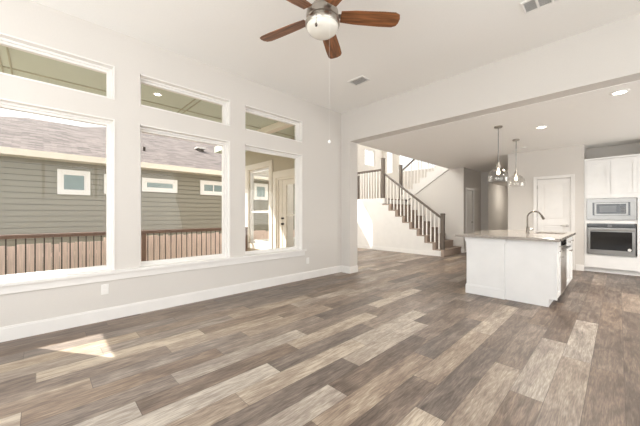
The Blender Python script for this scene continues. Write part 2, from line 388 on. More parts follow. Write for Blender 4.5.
# ------------------------------------------------------------------ windows in the left wall
st = MB().box(XL - .10, XL + .045, -0.52, 3.60, .535, .569, bev=.003).build('trim_1', M['trim'], kind=S)           # stool
MB().box(XL, XL + .018, -0.50, 3.58, .455, .535, bev=.003).build('trim_2', M['trim'], kind=S)                        # apron
def window_unit(n, a, b, z0, z1, fw, sill=True):
    root = struct_root('window_%d' % n, (XL - .13, (a + b) / 2, z0))
    m = MB()
    xa, xb = XL - .15, XL - .095            # frame depth
    m.slab_holes('X', xa, xb, a, b, z0, z1, [(a + fw * .55, b - fw, z0 + fw * .8, z1 - fw)])
    m.build('frame', M['trim'], root)
    # thin white lining of the opening, standing a hair proud of the wall
    t = .014
    l = MB()
    l.box(xb, XL - .001, a, a + .004, z0, z1).box(xb, XL + .006, b - t, b, z0, z1).box(xb, XL + .006, a + t, b - t, z1 - t, z1)
    l.box(xb, XL + .006 if n > 3 else XL - .1 + .02, a + t, b - t, z0, z0 + t)
    l.box(xb, xb + .022, b - t - .022, b - t, z0 + t, z1 - t).box(xb, xb + .022, a + t, b - t - .022, z1 - t - .022, z1 - t)
    l.build('jamb_lining', M['trim'], root)
    g = MB().box(xa + .02, xa + .026, a + fw * .55 - .005, b - fw + .005, z0 + fw * .8 - .005, z1 - fw + .005).build('pane', M['glass'], root)
n = 1
for a, b in WIN: window_unit(n, a, b, *LZ, .062); n += 1
for a, b in WIN: window_unit(n, a, b, *TZ, .062); n += 1

# unseen windows behind and beside the camera, added for the fill lamps
def grid_window(n, axis, a, u0, u1, v0, v1, nu, fw=.05, mullions=(), m='trim', glassm='glass', depth=.06):
    root = struct_root('window_%d' % n, (a, (u0 + u1) / 2, v0) if axis == 'X' else ((u0 + u1) / 2, a, v0))
    hs = []; du = (u1 - u0 - fw) / nu
    for i in range(nu):
        ua, ub = u0 + fw + i * du, u0 + (i + 1) * du
        vs = [v0 + fw, *sum([[q - .025, q + .025] for q in mullions], []), v1 - fw]
        for j in range(0, len(vs), 2): hs.append((ua, ub, vs[j], vs[j + 1]))
    MB().slab_holes(axis, a, a + depth, u0, u1, v0, v1, hs).build('frame', M[m], root)
    for h in hs:
        q = MB()
        if axis == 'X': q.box(a + depth * .4, a + depth * .5, *h)
        else: q.box(h[0], h[1], a + depth * .4, a + depth * .5, h[2], h[3])
        q.build('pane', M[glassm], root)
    return root
grid_window(7, 'Y', -2.43, -3.6, 1.4, .6, 2.9, 4)
grid_window(8, 'X', 2.37, -1.1, 3.5, .6, 2.8, 4)
grid_window(9, 'X', 3.07, 5.5, 8.3, .05, 2.4, 3)
# foyer windows
grid_window(10, 'X', FX - .12, 4.55, 5.7, .4, 2.45, 1, .05, (1.3,))
grid_window(11, 'X', FX - .12, 6.15, 7.25, .4, 2.45, 1)
grid_window(12, 'X', FX - .12, 7.22, 8.25, 2.4, 3.6, 1, .03)
grid_window(13, 'X', FX - .10, 10.12, 10.86, 3.38, 4.12, 2, .05)
grid_window(14, 'Y', FB + .06, -7.5, -7.15, 3.1, 5.2, 1)
grid_window(15, 'Y', FB + .06, -6.85, -5.0, 3.1, 5.2, 2)
grid_window(17, 'Y', FY + .04, -7.4, -4.6, 4.1, 5.3, 3)  # unseen upper window, added as an opening for the front fill lamp
box('upper_sun_block', M['cream'], (-8.2, -4.0, 2.7, FY, 5.5, 5.65), kind=S)  # unseen slab added to keep the sun out of the upper window
# porch-side sash window with thick cream casing
pw = struct_root('window_16', (-6.83, FY, .42))
MB().slab_holes('Y', FY + .03, FY + .11, -7.36, -6.30, .42, 2.48, [(-7.30, -6.36, .50, 1.28), (-7.30, -6.36, 1.33, 2.42)]).build('sash_frame', M['trim'], pw)
MB().box(-7.30, -6.36, FY + .06, FY + .066, .50, 1.28).build('pane', M['glass'], pw)
MB().box(-7.30, -6.36, FY + .06, FY + .066, 1.33, 2.42).build('pane', M['glass'], pw)
MB().slab_holes('Y', FY - .05, FY + .0, -7.5, -6.165, .28, 2.62, [(-7.36, -6.30, .42, 2.48)]).build('casing', M['cream'], pw)

# ------------------------------------------------------------------ doors
def door(n, axis, a, u0, u1, z1, face, knob_u, kind='lever', casing=.065, mats=('door', 'trim'), panels=None):
    """a: wall plane facing the viewer; face: +1/-1 direction of the viewer along the axis"""
    P = (a, (u0 + u1) / 2, 0) if axis == 'X' else ((u0 + u1) / 2, a, 0)
    root = struct_root('door_%d' % n, P)
    def bx(m, d0, d1, ua, ub, za, zb, bev=0):
        d0, d1 = a + face * d0, a + face * d1
        if axis == 'X': m.box(min(d0, d1), max(d0, d1), ua, ub, za, zb, bev)
        else: m.box(ua, ub, min(d0, d1), max(d0, d1), za, zb, bev)
        return m
    c = MB(); bx(c, 0.0005, .018, u0 - casing, u0, 0, z1 + casing, .003); bx(c, 0.0005, .018, u1, u1 + casing, 0, z1 + casing, .003); bx(c, 0.0005, .018, u0, u1, z1, z1 + casing, .003)
    bx(c, .018, .026, u0 - casing, u0 - casing + .018, 0, z1 + casing); bx(c, .018, .026, u1 + casing - .018, u1 + casing, 0, z1 + casing); bx(c, .018, .026, u0 - casing + .018, u1 + casing - .018, z1 + casing - .018, z1 + casing)
    c.build('casing', M[mats[1]], root)
    leaf = MB(); g = .006
    panels = panels or [(.12, .98), (1.10, z1 - .12)]
    lo, hi = a - face * .015, a - face * .05
    hs = [(u0 + .11, u1 - .11, pz0, pz1) for pz0, pz1 in panels]
    leaf.slab_holes(axis, min(lo, hi), max(lo, hi), u0 + g, u1 - g, .008, z1 - g, hs)
    for h in hs:
        bx(leaf, -.030, -.042, *h); bx(leaf, -.020, -.030, h[0] + .035, h[1] - .035, h[2] + .035, h[3] - .035, .004)
    lf = leaf.build('leaf', M[mats[0]], root)
    k = MB()
    kz = .97
    if axis == 'Y':
        k.cyl((knob_u, a - face * .015, kz), (knob_u, a + face * .0, kz), .028); k.cyl((knob_u, a, kz), (knob_u, a + face * .035, kz), .011)
        d = 1 if knob_u < (u0 + u1) / 2 else -1
        if kind == 'lever': k.tube([(knob_u, a + face * .035, kz), (knob_u + d * .05, a + face * .04, kz), (knob_u + d * .11, a + face * .036, kz)], .009)
    else:
        k.cyl((a - face * .015, knob_u, kz), (a, knob_u, kz), .028); k.cyl((a, knob_u, kz), (a + face * .035, knob_u, kz), .011)
        d = 1 if knob_u < (u0 + u1) / 2 else -1
        k.tube([(a + face * .035, knob_u, kz), (a + face * .04, knob_u + d * .05, kz), (a + face * .036, knob_u + d * .11, kz)], .009)
    k.build('handle', M['nickel'], root, smooth=True)
    hg = MB()
    hu = u0 + .004 if knob_u > (u0 + u1) / 2 else u1 - .004
    for hz in (.25, 1.05, 1.82): bx(hg, -.016, .004, hu - .008, hu + .008, hz, hz + .09)
    hg.build('hinges', M['nickel'], root)
    return root
door(1, 'Y', 8.47, -1.345, -0.735, 2.05, -1, -0.80)
door(2, 'X', -3.45, 9.985, 10.585, 2.03, +1, 10.52)
# glazed porch door with cream casing
d3 = struct_root('door_3', (-5.59, FY, 0))
MB().slab_holes('Y', FY - .03, FY, -6.155, -5.03, -.05, 2.31, [(-6.02, -5.16, -.06, 2.14)]).build('casing', M['cream'], d3)
MB().box(-6.02, -5.97, FY, FY + .12, -.01, 2.14).box(-5.21, -5.16, FY, FY + .12, -.01, 2.14).box(-5.97, -5.21, FY, FY + .12, 2.09, 2.14).build('jamb', M['cream'], d3)
MB().slab_holes('Y', FY + .04, FY + .08, -5.83, -5.215, .0, 2.085, [(-5.68, -5.31, .22, 1.20), (-5.68, -5.31, 1.23, 1.96)]).build('leaf', M['cream'], d3)
MB().box(-5.965, -5.84, FY + .03, FY + .09, .0, 2.085).build('jamb_panel', M['cream'], d3)
MB().box(-5.68, -5.31, FY + .055, FY + .06, .22, 1.20).box(-5.68, -5.31, FY + .055, FY + .06, 1.23, 1.96).build('pane', M['glass'], d3)
k = MB()
for z, r in ((.99, .026), (1.13, .022)):
    k.cyl((-5.79, FY + .04, z), (-5.79, FY + .02, z), r); k.lathe((-5.79, FY - .02, z), [(0, -.01), (r, 0), (r * 1.05, .02), (.01, .04)], 16, 'Y')
k.build('knob', M['dark_metal'], d3, smooth=True)

# ------------------------------------------------------------------ staircase
YS = 8.43
NR, RH, RUN = 9, 1.78 / 9, .253
XR = lambda k: -3.51 - RUN * (k - 1)
stair = thing('staircase', 'white staircase with taupe carpeted steps, grey handrails and white balusters, seen past the column', 'staircase', (-3.6, YS, 0))
for k_ in range(1, NR):
    m = MB(); x0 = XR(k_ + 1) - .10; z1 = RH * k_
    y1 = 9.74
    m.box(x0, XR(k_) - .02, YS, y1, 0 if k_ == 1 else z1 - RH - .02, z1 - .035)
    m.box(x0, XR(k_), YS - .006, y1, z1 - .035, z1, bev=.012)
    m.build('step', M['carpet'], stair)
# white sawtooth side panel in front of the carpeted steps
pts = [(FX + .004, 0), (-3.62, 0)]
x = -3.62
for k_ in range(1, NR):
    pts.append((XR(k_) - .11, RH * k_ - .036)); pts.append((XR(k_ + 1) - .11, RH * k_ - .036))
pts.append((XR(NR) - .11, 1.60)); pts.append((FX + .004, 1.60))
MB().prism(pts, 'Y', YS - .012, YS + .03).build('side_panel', M['white2'], stair)
MB().box(FX + .004, XR(NR) + .0, YS - .02, YS + .089, 1.60, 1.785).box(FX, XR(NR) + .0, YS + .089, FB - .004, 1.60, 1.745).build('landing', M['white2'], stair)
MB().box(FX + .004, XR(NR) + .015, YS + .09, FB - .004, 1.7455, 1.78).build('landing_carpet', M['carpet'], stair)
# upper flight
up = stair
UX = lambda k: -5.45 + .26 * (k - 1) - .25
pts = [(UX(1), 1.782)]
for k_ in range(1, 8):
    z = 1.78 + .187 * k_
    pts += [(UX(k_), z - .0), (UX(k_ + 1), z - .0)]
xe = UX(8); ze = 1.78 + .187 * 7
pts = [(UX(1) + .0, 1.782)] + pts[1:] + [(xe, ze - .34), (UX(1) + .34, 1.782)]
MB().prism([(p[0], p[1]) for p in pts], 'Y', 9.70, 9.742).build('side_panel', M['white2'], up)
for k_ in range(1, 8):
    z = 1.78 + .187 * k_
    MB().box(UX(k_), min(UX(k_ + 1) + .02, -3.905), 9.75, 11.0, z - .20, z).build('step', M['carpet'], up)

def rail_piece(m, x0, z0, x1, z1, yc, w=.06, h=.055):
    m.prism([(x0, z0 - h), (x1, z1 - h), (x1, z1), (x0, z0)], 'Y', yc - w / 2, yc + w / 2)
    m.prism([(x0, z0 - h - .02), (x1, z1 - h - .02), (x1, z1 - h), (x0, z0 - h)], 'Y', yc - w / 2 + .014, yc + w / 2 - .014)
YB = 8.475
rl = stair
def newel(xc, yc, z0, z1, parent, w=.095):
    m = MB().box(xc - w / 2, xc + w / 2, yc - w / 2, yc + w / 2, z0, z1 - .03, bev=.003)
    m.box(xc - w / 2 - .012, xc + w / 2 + .012, yc - w / 2 - .012, yc + w / 2 + .012, z1 - .03, z1 - .012, bev=.003)
    m.prism([(xc - w / 2 - .004, z1 - .012), (xc + w / 2 + .004, z1 - .012), (xc + w / 2 - .02, z1), (xc - w / 2 + .02, z1)], 'Y', yc - w / 2, yc + w / 2)
    return m.build('newel_post', M['newel'], parent)
newel(-3.585, YB, .199, 1.26, rl); newel(-5.635, YB, 1.781, 3.17, rl, .10)
newel(-6.74, YB, 1.781, 2.66, rl)
m = MB(); rail_piece(m, -5.585, 2.66, -3.63, 1.165, YB); m.build('handrail', M['newel'], rl)
m = MB(); rail_piece(m, -6.79, 2.80, -5.685, 2.80, YB); m.box(-6.81, -6.77, YB - .05, YB + .05, 2.70, 2.82, bev=.01); m.build('handrail', M['newel'], rl)
rz = lambda x: 2.66 - .065 + (x + 5.585) * (1.165 - 2.66) / (5.585 - 3.63)
proto = None
def baluster(x, y, z0, z1, parent):
    return MB().box(x - .016, x + .016, y - .016, y + .016, z0, z1, bev=.002).build('baluster', M['baluster'], parent)
for k_ in range(1, NR):
    for d in (.055, .18):
        x = XR(k_) - d
        if x > -3.66: continue
        baluster(x, YB, RH * k_, rz(x), rl)
x = -5.78
while x > -6.68:
    baluster(x, YB, 1.78, 2.74, rl); x -= .115
x = -6.86
while x > -7.6:
    baluster(x, YB, 1.78, 2.74, rl); x -= .115
m = MB(); rail_piece(m, -7.65, 2.80, -6.83, 2.80, YB); m.build('handrail', M['newel'], rl)
YU = 9.722
ru = stair
newel(-5.68, YU, 1.78, 3.09, ru)
m = MB(); rail_piece(m, -5.63, 2.90, -4.35, 2.90 + 1.28 * .72, YU, .055, .05); m.build('handrail', M['newel'], ru)
for k_ in range(1, 6):
    for d in (.05, .18):
        x = UX(k_) + d; 
        if x < -5.60: continue
        baluster(x, YU, 1.78 + .187 * k_, 2.90 - .07 + (x + 5.63) * .72, ru)

# ------------------------------------------------------------------ outdoors
box('porch_floor', M['deck'], (-7.5, XL - .15, -3.2, FY, -.25, -.06), kind=S)
box('porch_roof', M['porch_ceiling'], (-7.33, XL - .15, -.92, FY, 3.05, 3.22), kind=S)
box('porch_sun_block', M['porch_ceiling'], (-8.3, -7.33, 3.7, FY, 3.05, 3.22), kind=S)  # slab added to keep the sun off the porch end wall
m = MB()
for x in (-5.27, -6.35): m.box(x - .012, x + .012, -.9, FY, 3.038, 3.05)
for y in (-.34, -.26, 1.76, 1.84): m.box(-7.32, XL - .15, y - .008, y + .008, 3.040, 3.05)
m.build('trim_3', mat('porch_batten', srgb(176, 174, 152), .8), kind=S)
MB().box(-6.7, XL - .15, 3.36, 3.50, 2.93, 3.05).build('trim_4', M['cream'], kind=S)
for p in ((-7.4, -2.9),):
    pass
rr = thing('porch_railing', 'brown porch railing with thin dark balusters outside the windows', 'railing', (-7.4, 1.7, -.06))
MB().box(-7.45, -7.35, -3.0, 4.25, .835, .87, bev=.005).build('top_rail', M['rail_wood'], rr)
MB().box(-7.42, -7.38, -3.0, 4.25, .795, .835).build('sub_rail', M['rail_wood'], rr)
MB().box(-7.42, -7.38, -3.0, 4.25, .03, .07).build('bottom_rail', M['rail_wood'], rr)
for y in (-2.95, -.72, 1.66, 4.2):
    MB().box(-7.45, -7.36, y - .045, y + .045, -.06, .80).build('post', M['rail_wood'], rr)
y = -2.85
first = None
while y < 4.1:
    if all(abs(y - q) > .07 for q in (-2.95, -.72, 1.66, 4.2)):
        if first is None: first = MB().cyl((-7.4, y, .07), (-7.4, y, .80), .0095, seg=8).build('baluster', M['dark_metal'], rr); y0_ = y
        else:
            c = first.copy(); COL.objects.link(c); c.location.y += y - y0_
    y += .121
GZ = -1.1
box('ground', M['grass'], (-45, XL - .15, -40, 40, GZ - .3, GZ), kind=S)
box('porch_base', M['deck'], (-7.45, XL - .15, -3.15, FY, GZ, -.25), kind=S)
# fence of upright boards
fn = thing('wooden_fence', 'weathered pinkish wooden board fence beyond the porch railing', 'fence', (-9.6, 4, GZ))
m = MB(); rnd = random.Random(3); y = -9.0
while y < 16:
    h = .50 + .05 * rnd.random() + (.07 if y > 1.2 else 0)
    m.box(-9.61 + rnd.random() * .008, -9.585, y, y + .138, GZ + .03, h); y += .146
m.build('boards', M['fence'], fn)
MB().box(-9.65, -9.612, -9, 16, .2, .29).box(-9.65, -9.612, -9, 16, -.8, -.71).build('rails', M['fence'], fn)
# neighbour's house
hx = -12.5
nb = thing('neighbour_house', 'single storey house with grey green lap siding and brown shingle roof past the fence', 'house', (hx - 5, 5, GZ))
HY0, HY1 = -6.5, 26
m = MB(); m.box(-21.5, hx - .055, HY0, HY1, GZ, 2.95)
z = GZ + .15; prof = []
while z < 2.86:
    v = [(hx - .06, z), (hx, z), (hx - .012, z + .160), (hx - .06, z + .160)]
    m.prism([(p[0], p[1]) for p in v], 'Y', HY0, HY1); z += .178
m.build('siding', M['siding'], nb)
rz_, ex = 5.23, -11.98
RXc = -17.0; ry0, ry1 = -.35, 21
m = MB()
c0, c1, c2, c3 = (ex, ry0 - 6.4, 3.10), (ex, HY1 + .5, 3.10), (-22.02, HY1 + .5, 3.10), (-22.02, ry0 - 6.4, 3.10)
r0, r1 = (RXc, ry0, rz_), (RXc, ry1, rz_)
for q in ((c0, c1, r1, r0), (c2, c3, r0, r1)): m.quad(q)
m.bm.faces.new([m.bm.verts.new(p) for p in (c3, c0, r0)]); m.bm.faces.new([m.bm.verts.new(p) for p in (c1, c2, r1)])
m.quad([(p[0], p[1], 3.05) for p in (c3, c2, c1, c0)])
# higher rear part of the roof, its front slope in one plane with the lower one
k_s = (rz_ - 3.10) / (ex - RXc); xh = RXc - 1.2; zh = rz_ + 1.2 * k_s
p0, p1, p2, p3 = (RXc, 1.41, rz_), (xh, 2.61, zh), (xh, 19.5, zh), (RXc, 20.7, rz_)
q0, q1 = (2 * xh - RXc, 1.41, rz_), (2 * xh - RXc, 20.7, rz_)
m.quad((p0, p3, p2, p1)); m.quad((q1, q0, p1, p2))
m.bm.faces.new([m.bm.verts.new(p) for p in (q0, p0, p1)]); m.bm.faces.new([m.bm.verts.new(p) for p in (p3, q1, p2)])
m.build('roof', M['shingle'], nb)
MB().box(ex - .03, ex + .02, ry0 - 6.4, HY1 + .5, 2.93, 3.12).box(hx, ex - .03, ry0 - 6.4, HY1 + .5, 2.93, 2.96).build('fascia', M['cream'], nb)
def nwin(y0, y1, z0, z1, cw, split=False, dark=True):
    f = MB().slab_holes('X', hx - .02, hx + .05, y0, y1, z0, z1, [(y0 + cw, y1 - cw, z0 + cw, z1 - cw)]).build('window', M['plate'], nb)
    MB().box(hx - .01, hx + .01, y0 + cw, y1 - cw, z0 + cw, z1 - cw).build('pane', M['winglass'], f)
    s = MB().slab_holes('X', hx + .01, hx + .025, y0 + cw, y1 - cw, z0 + cw, z1 - cw, [(y0 + cw + .04, y1 - cw - .04, z0 + cw + .04, z1 - cw - .04)])
    s.build('sash', M['plate'], f)
    if split: MB().box(hx + .01, hx + .03, (y0 + y1) / 2 - .02, (y0 + y1) / 2 + .02, z0 + cw, z1 - cw).build('mullion', M['plate'], f)
nwin(.39, 1.22, 1.88, 2.68, .12)
nwin(1.60, 2.42, 1.95, 2.64, .12)
nwin(2.75, 4.0, 2.10, 2.62, .13)
nwin(4.93, 6.1, 2.08, 2.70, .13, True)
nwin(7.55, 8.35, 1.96, 2.78, .12)
nwin(11.4, 12.4, 1.5, 2.6, .13)
nwin(16.5, 17.6, 1.4, 2.6, .13)
# roof vents
def on_roof(x): return 3.10 + (rz_ - 3.10) * (ex - x) / (ex - RXc)
xv, yv = -15.6, 6.15
vb = MB().box(xv - .13, xv + .13, yv - .15, yv + .15, on_roof(xv) - .1, on_roof(xv) + .11).build('roof_vent', M['dark_metal'], nb)
MB().box(xv - .2, xv + .2, yv - .22, yv + .22, on_roof(xv) + .09, on_roof(xv) + .17, bev=.01).build('vent_cap', M['vent'], vb)
MB().cyl((-13.9, 3.15, on_roof(-13.9) - .1), (-13.9, 3.15, on_roof(-13.9) + .16), .05).build('vent_pipe', M['dark_metal'], nb)

# ------------------------------------------------------------------ kitchen island
IX0, IX1, IY0, IY1 = -1.67, -.555, 4.82, 6.64
isl = thing('kitchen_island', 'white kitchen island base with panelled front and cabinet doors on its right side', 'kitchen island', (-1.1, 5.7, 0))
m = MB()
m.prism([(-1.14, 0), (-.64, 0), (-.64, .105), (IX1 - .02, .105), (IX1 - .02, .872), (-1.14, .872)], 'Y', IY0, IY0 + .02)
m.build('front_panel', M['cab'], isl)
MB().box(-1.14, -.645, IY0 + .02, IY1, 0, .105).box(-1.14, IX1 - .02, IY0 + .02, 5.185, .105, .872).box(-1.14, IX1 - .02, 5.775, IY1, .105, .66).box(-1.14, -1.015, 5.775, IY1, .66, .872).box(-1.015, IX1 - .02, 6.42, IY1, .66, .872).box(-1.14, -1.12, 5.185, 5.775, .105, .872).build('carcass', M['cab'], isl)
m = MB()
m.box(IX0 + .015, -1.141, IY0 - .015, IY1, .0, .872)
m.build('end_block', M['cab'], isl)
m = MB()   # base moulding and crown of the end block
m.box(IX0, -1.135, IY0 - .03, IY1 + .015, 0, .13, bev=.004).box(IX0 + .006, -1.141, IY0 - .024, IY1, .13, .145, bev=.003)
m.build('base_moulding', M['cab'], isl)
m = MB()
m.prism([(IX0 + .015, .775), (-1.15, .775), (-1.14, .80), (-1.125, .835), (-1.125, .872), (IX0 - .01, .872), (IX0 - .01, .835), (IX0 + .005, .80)], 'Y', IY0 - .035, IY0 - .015)
m.build('crown_moulding', M['cab'], isl)
for xs in (IX0 + .015, -1.201): MB().box(xs, xs + .06, IY0 - .022, IY0 - .0151, .145, .775).build('stile', M['cab'], isl)
def front(name, y0, y1, z0, z1, parent, knob=None, x=IX1 - .02):
    t = .02; f = .055
    d = MB()
    if z1 - z0 < .2: d.box(x + .001, x + t, y0, y1, z0, z1, bev=.003)
    else:
        d.slab_holes('X', x + .001, x + t, y0, y1, z0, z1, [(y0 + f, y1 - f, z0 + f, z1 - f)]); d.box(x + .002, x + .010, y0 + f, y1 - f, z0 + f, z1 - f)
    o = d.build(name, M['cab'], parent)
    if knob:
        yk, zk = knob; h = MB()
        h.cyl((x + t, yk, zk), (x + t + .022, yk, zk), .005, seg=10).lathe((x + t + .02, yk, zk), [(.006, 0), (.015, .005), (.015, .011), (0, .014)], 14, 'X')
        h.build('knob', M['nickel'], o, smooth=True)
    return o
front('drawer', 4.87, 5.165, .72, .855, isl, (5.02, .79)); front('door', 4.87, 5.165, .12, .705, isl, (5.13, .64))
front('drawer', 5.80, 6.20, .72, .855, isl, (6.0, .79)); front('drawer', 6.21, 6.61, .72, .855, isl, (6.41, .79))
front('door', 5.80, 6.20, .12, .705, isl, (6.16, .64)); front('door', 6.21, 6.61, .12, .705, isl, (6.25, .64))
MB().box(IX1 - .019, IX1 + .0, IY0, 4.862, .105, .872).build('corner_stile', M['cab'], isl)
ct = MB().slab_holes('Z', .8745, .914, -1.80, -.515, 4.70, 6.70, [(-.98, -.60, 5.81, 6.39)])
ct = ct.build('countertop', M['quartz'])
tag(ct, 'grey speckled quartz countertop lying on the white kitchen island', 'countertop')
bv = ct.modifiers.new('edge', 'BEVEL'); bv.width = .003; bv.segments = 2; bv.limit_method = 'ANGLE'
sk = thing('kitchen_sink', 'undermount steel sink set into the island countertop beside the faucet', 'sink', (-.79, 6.1, .69))
MB().slab_holes('Z', .862, .8735, -1.01, -.585, 5.785, 6.415, [(-.97, -.61, 5.82, 6.38)]).box(-.985, -.97, 5.805, 6.395, .69, .862).box(-.61, -.595, 5.805, 6.395, .69, .862).box(-.97, -.61, 5.805, 5.82, .69, .862).box(-.97, -.61, 6.38, 6.395, .69, .862).box(-.985, -.595, 5.805, 6.395, .68, .69).build('basin', M['steel'], sk)
MB().lathe((-.79, 6.1, .69), [(0, .003), (.03, .003), (.045, .006), (.045, 0)], 20).build('drain', M['chrome'], sk)
fc = thing('kitchen_faucet', 'tall gooseneck pull-down faucet with side lever on the island', 'faucet', (-1.03, 5.80, .914))
fx, fy = -1.045, 5.78
MB().lathe((fx, fy, .914), [(0, 0), (.028, 0), (.028, .008), (.02, .014), (.018, .10), (.013, .112)], 20).build('base', M['chrome'], fc, smooth=True)
arc = [(fx, fy, 1.02), (fx, fy, 1.16)]
ux, uy = .90, .44
for i in range(0, 13):
    a = math.pi - i * math.pi * .88 / 12
    rr_ = .098
    arc.append((fx + ux * (rr_ + rr_ * math.cos(a)), fy + uy * (rr_ + rr_ * math.cos(a)), 1.175 + rr_ * math.sin(a)))
MB().tube(arc, .0115, 12).build('spout', M['chrome'], fc, smooth=True)
e = Vector(arc[-1]); dd = (e - Vector(arc[-2])).normalized()
MB().tube([e - dd * .005, e + dd * .03, e + dd * .075], [.014, .017, .019], 12).build('spray_head', M['chrome'], fc, smooth=True)
m = MB().cyl((fx, fy, .985), (fx + ux * .04, fy + uy * .04, .985), .011).tube([(fx + ux * .04, fy + uy * .04, .985), (fx + ux * .09, fy + uy * .09, .99)], .006)
m.build('lever', M['chrome'], fc, smooth=True)
sd = tag(MB().lathe((-1.06, 5.92, .914), [(0, 0), (.018, 0), (.018, .006), (.009, .012), (.009, .07), (.014, .075), (.014, .085), (0, .09)], 16).build('soap_dispenser', M['chrome'], smooth=True), 'small chrome soap dispenser standing behind the island faucet', 'soap dispenser')

# dishwasher
dw = thing('dishwasher', 'stainless dishwasher built into the right side of the island', 'dishwasher', (-.6, 5.48, .1))
MB().box(-1.1, IX1 - .022, 5.19, 5.77, .106, .868).build('body', M['steel'], dw)
MB().box(IX1 - .0215, IX1 + .004, 5.19, 5.77, .11, .77, bev=.004).build('door', M['nickel'], dw)
MB().box(IX1 - .0215, IX1 + .004, 5.19, 5.77, .775, .866, bev=.003).build('control_panel', M['black'], dw)
m = MB().cyl((IX1 + .045, 5.22, .745), (IX1 + .045, 5.74, .745), .011)
for y in (5.26, 5.70): m.cyl((IX1, y, .745), (IX1 + .045, y, .745), .007)
m.build('handle', M['steel'], dw, smooth=True)

# ------------------------------------------------------------------ oven tower
OY = 8.475
tw = thing('oven_cabinet', 'tall off white cabinet tower that holds the microwave and the wall oven', 'cabinet', (-.1, 8.8, 0))
X0c, X1c = -.515, .315
m = MB()
m.box(X0c, -.475, OY + .02, 9.095, .09, 2.385).box(.255, X1c, OY + .02, 9.095, .09, 2.385)
m.box(-.475, .255, OY + .02, 9.095, .09, .38).box(-.475, .255, OY + .02, 9.095, 1.035, 1.11).box(-.475, .255, OY + .02, 9.095, 1.565, 2.385).box(-.475, .255, 9.07, 9.095, .38, 1.565)
m.build('carcass', M['cab'], tw)
MB().box(X0c, X1c, OY + .075, OY + .09, 0, .089).build('toe_kick', M['cab'], tw)
MB().box(X0c, X1c, OY - .012, OY + .0195, 2.386, 2.42, bev=.003).build('top_moulding', M['cab'], tw)
def yfront(name, x0, x1, z0, z1, parent, knob=None):
    f = .06; y = OY
    d = MB().slab_holes('Y', y, y + .019, x0, x1, z0, z1, [(x0 + f, x1 - f, z0 + f, z1 - f)]) if z1 - z0 > .3 else MB().box(x0, x1, y, y + .019, z0, z1, bev=.002)
    if z1 - z0 > .3: d.box(x0 + f, x1 - f, y + .009, y + .018, z0 + f, z1 - f)
    o = d.build(name, M['cab'], parent)
    if knob:
        MB().cyl((knob[0], y, knob[1]), (knob[0], y - .022, knob[1]), .005, seg=10).lathe((knob[0], y - .032, knob[1]), [(0, 0), (.014, .003), (.014, .009), (.006, .012)], 14, 'Y').build('knob', M['nickel'], o, smooth=True)
    return o
yfront('door', -.485, -.118, 1.66, 2.375, tw, None); yfront('door', -.112, .262, 1.66, 2.375, tw, None)
yfront('drawer', -.485, .262, .10, .365, tw, None)
MB().box(X0c, -.487, OY + .003, OY + .019, .09, 2.385).box(.264, X1c, OY + .003, OY + .019, .09, 2.385).box(-.487, .264, OY + .003, OY + .019, 1.565, 1.655).build('face_frame', M['cab'], tw)
# microwave with trim kit
mwv = thing('microwave', 'built-in stainless microwave with wide trim frame above the oven', 'microwave', (-.11, OY, 1.12))
MB().slab_holes('Y', OY - .012, OY + .002, -.475, .248, 1.115, 1.558, [(-.385, .165, 1.205, 1.475)]).box(-.385, .165, OY + .001, 9.0, 1.205, 1.475).build('trim_frame', M['steel'], mwv)
MB().slab_holes('Y', OY - .022, OY + .0, -.355, .135, 1.215, 1.465, [(-.325, .105, 1.238, 1.442)]).build('door_frame', M['steel'], mwv)
MB().slab_holes('Y', OY - .010, OY + .0, -.385, .165, 1.205, 1.475, [(-.357, .137, 1.213, 1.467)]).build('vent_gap', M['black'], mwv)
MB().box(-.325, .02, OY - .016, OY + .0, 1.238, 1.442).build('window', M['black'], mwv)
MB().box(-.28, -.03, OY - .018, OY - .0165, 1.275, 1.405).build('window_screen', M['screen'], mwv)
MB().box(.022, .105, OY - .017, OY + .0, 1.238, 1.442).build('control_panel', M['black'], mwv)
m = MB()
for i in range(3):
    for j in range(4): m.box(.034 + i * .022, .048 + i * .022, OY - .0185, OY - .0172, 1.255 + j * .032, 1.272 + j * .032)
m.build('buttons', M['slot'], mwv)
# wall oven
ov = thing('wall_oven', 'built-in stainless wall oven with dark glass door and bar handle', 'oven', (-.11, OY, .38))
MB().box(-.465, .235, OY + .0, 9.0, .392, 1.025).build('body', M['steel'], ov)
MB().box(-.465, .235, OY - .018, OY - .0005, .948, 1.022, bev=.002).build('control_panel', M['black'], ov)
MB().box(-.16, -.09, OY - .0195, OY - .0182, .968, 1.004).build('display', M['screen'], ov)
MB().slab_holes('Y', OY - .03, OY - .0005, -.465, .235, .385, .942, [(-.42, .19, .485, .865)]).build('door', M['steel'], ov)
MB().box(-.42, .19, OY - .028, OY - .001, .485, .865).build('door_glass', M['black'], ov)
m = MB().cyl((-.45, OY - .075, .905), (.22, OY - .075, .905), .016)
for x in (-.40, .17): m.cyl((x, OY - .03, .905), (x, OY - .075, .905), .010)
m.build('handle', M['steel'], ov, smooth=True)
MB().lathe((.155, OY - .0285, .51), [(0, -.0015), (.027, -.0015), (.027, 0)], 20, 'Y').build('sticker', M['plate'], ov)
# cabinets right of the tower
bc = thing('base_cabinet', 'white base cabinet just right of the oven tower', 'cabinet', (.75, 8.8, 0), 'cabinets right of the oven tower') if False else None

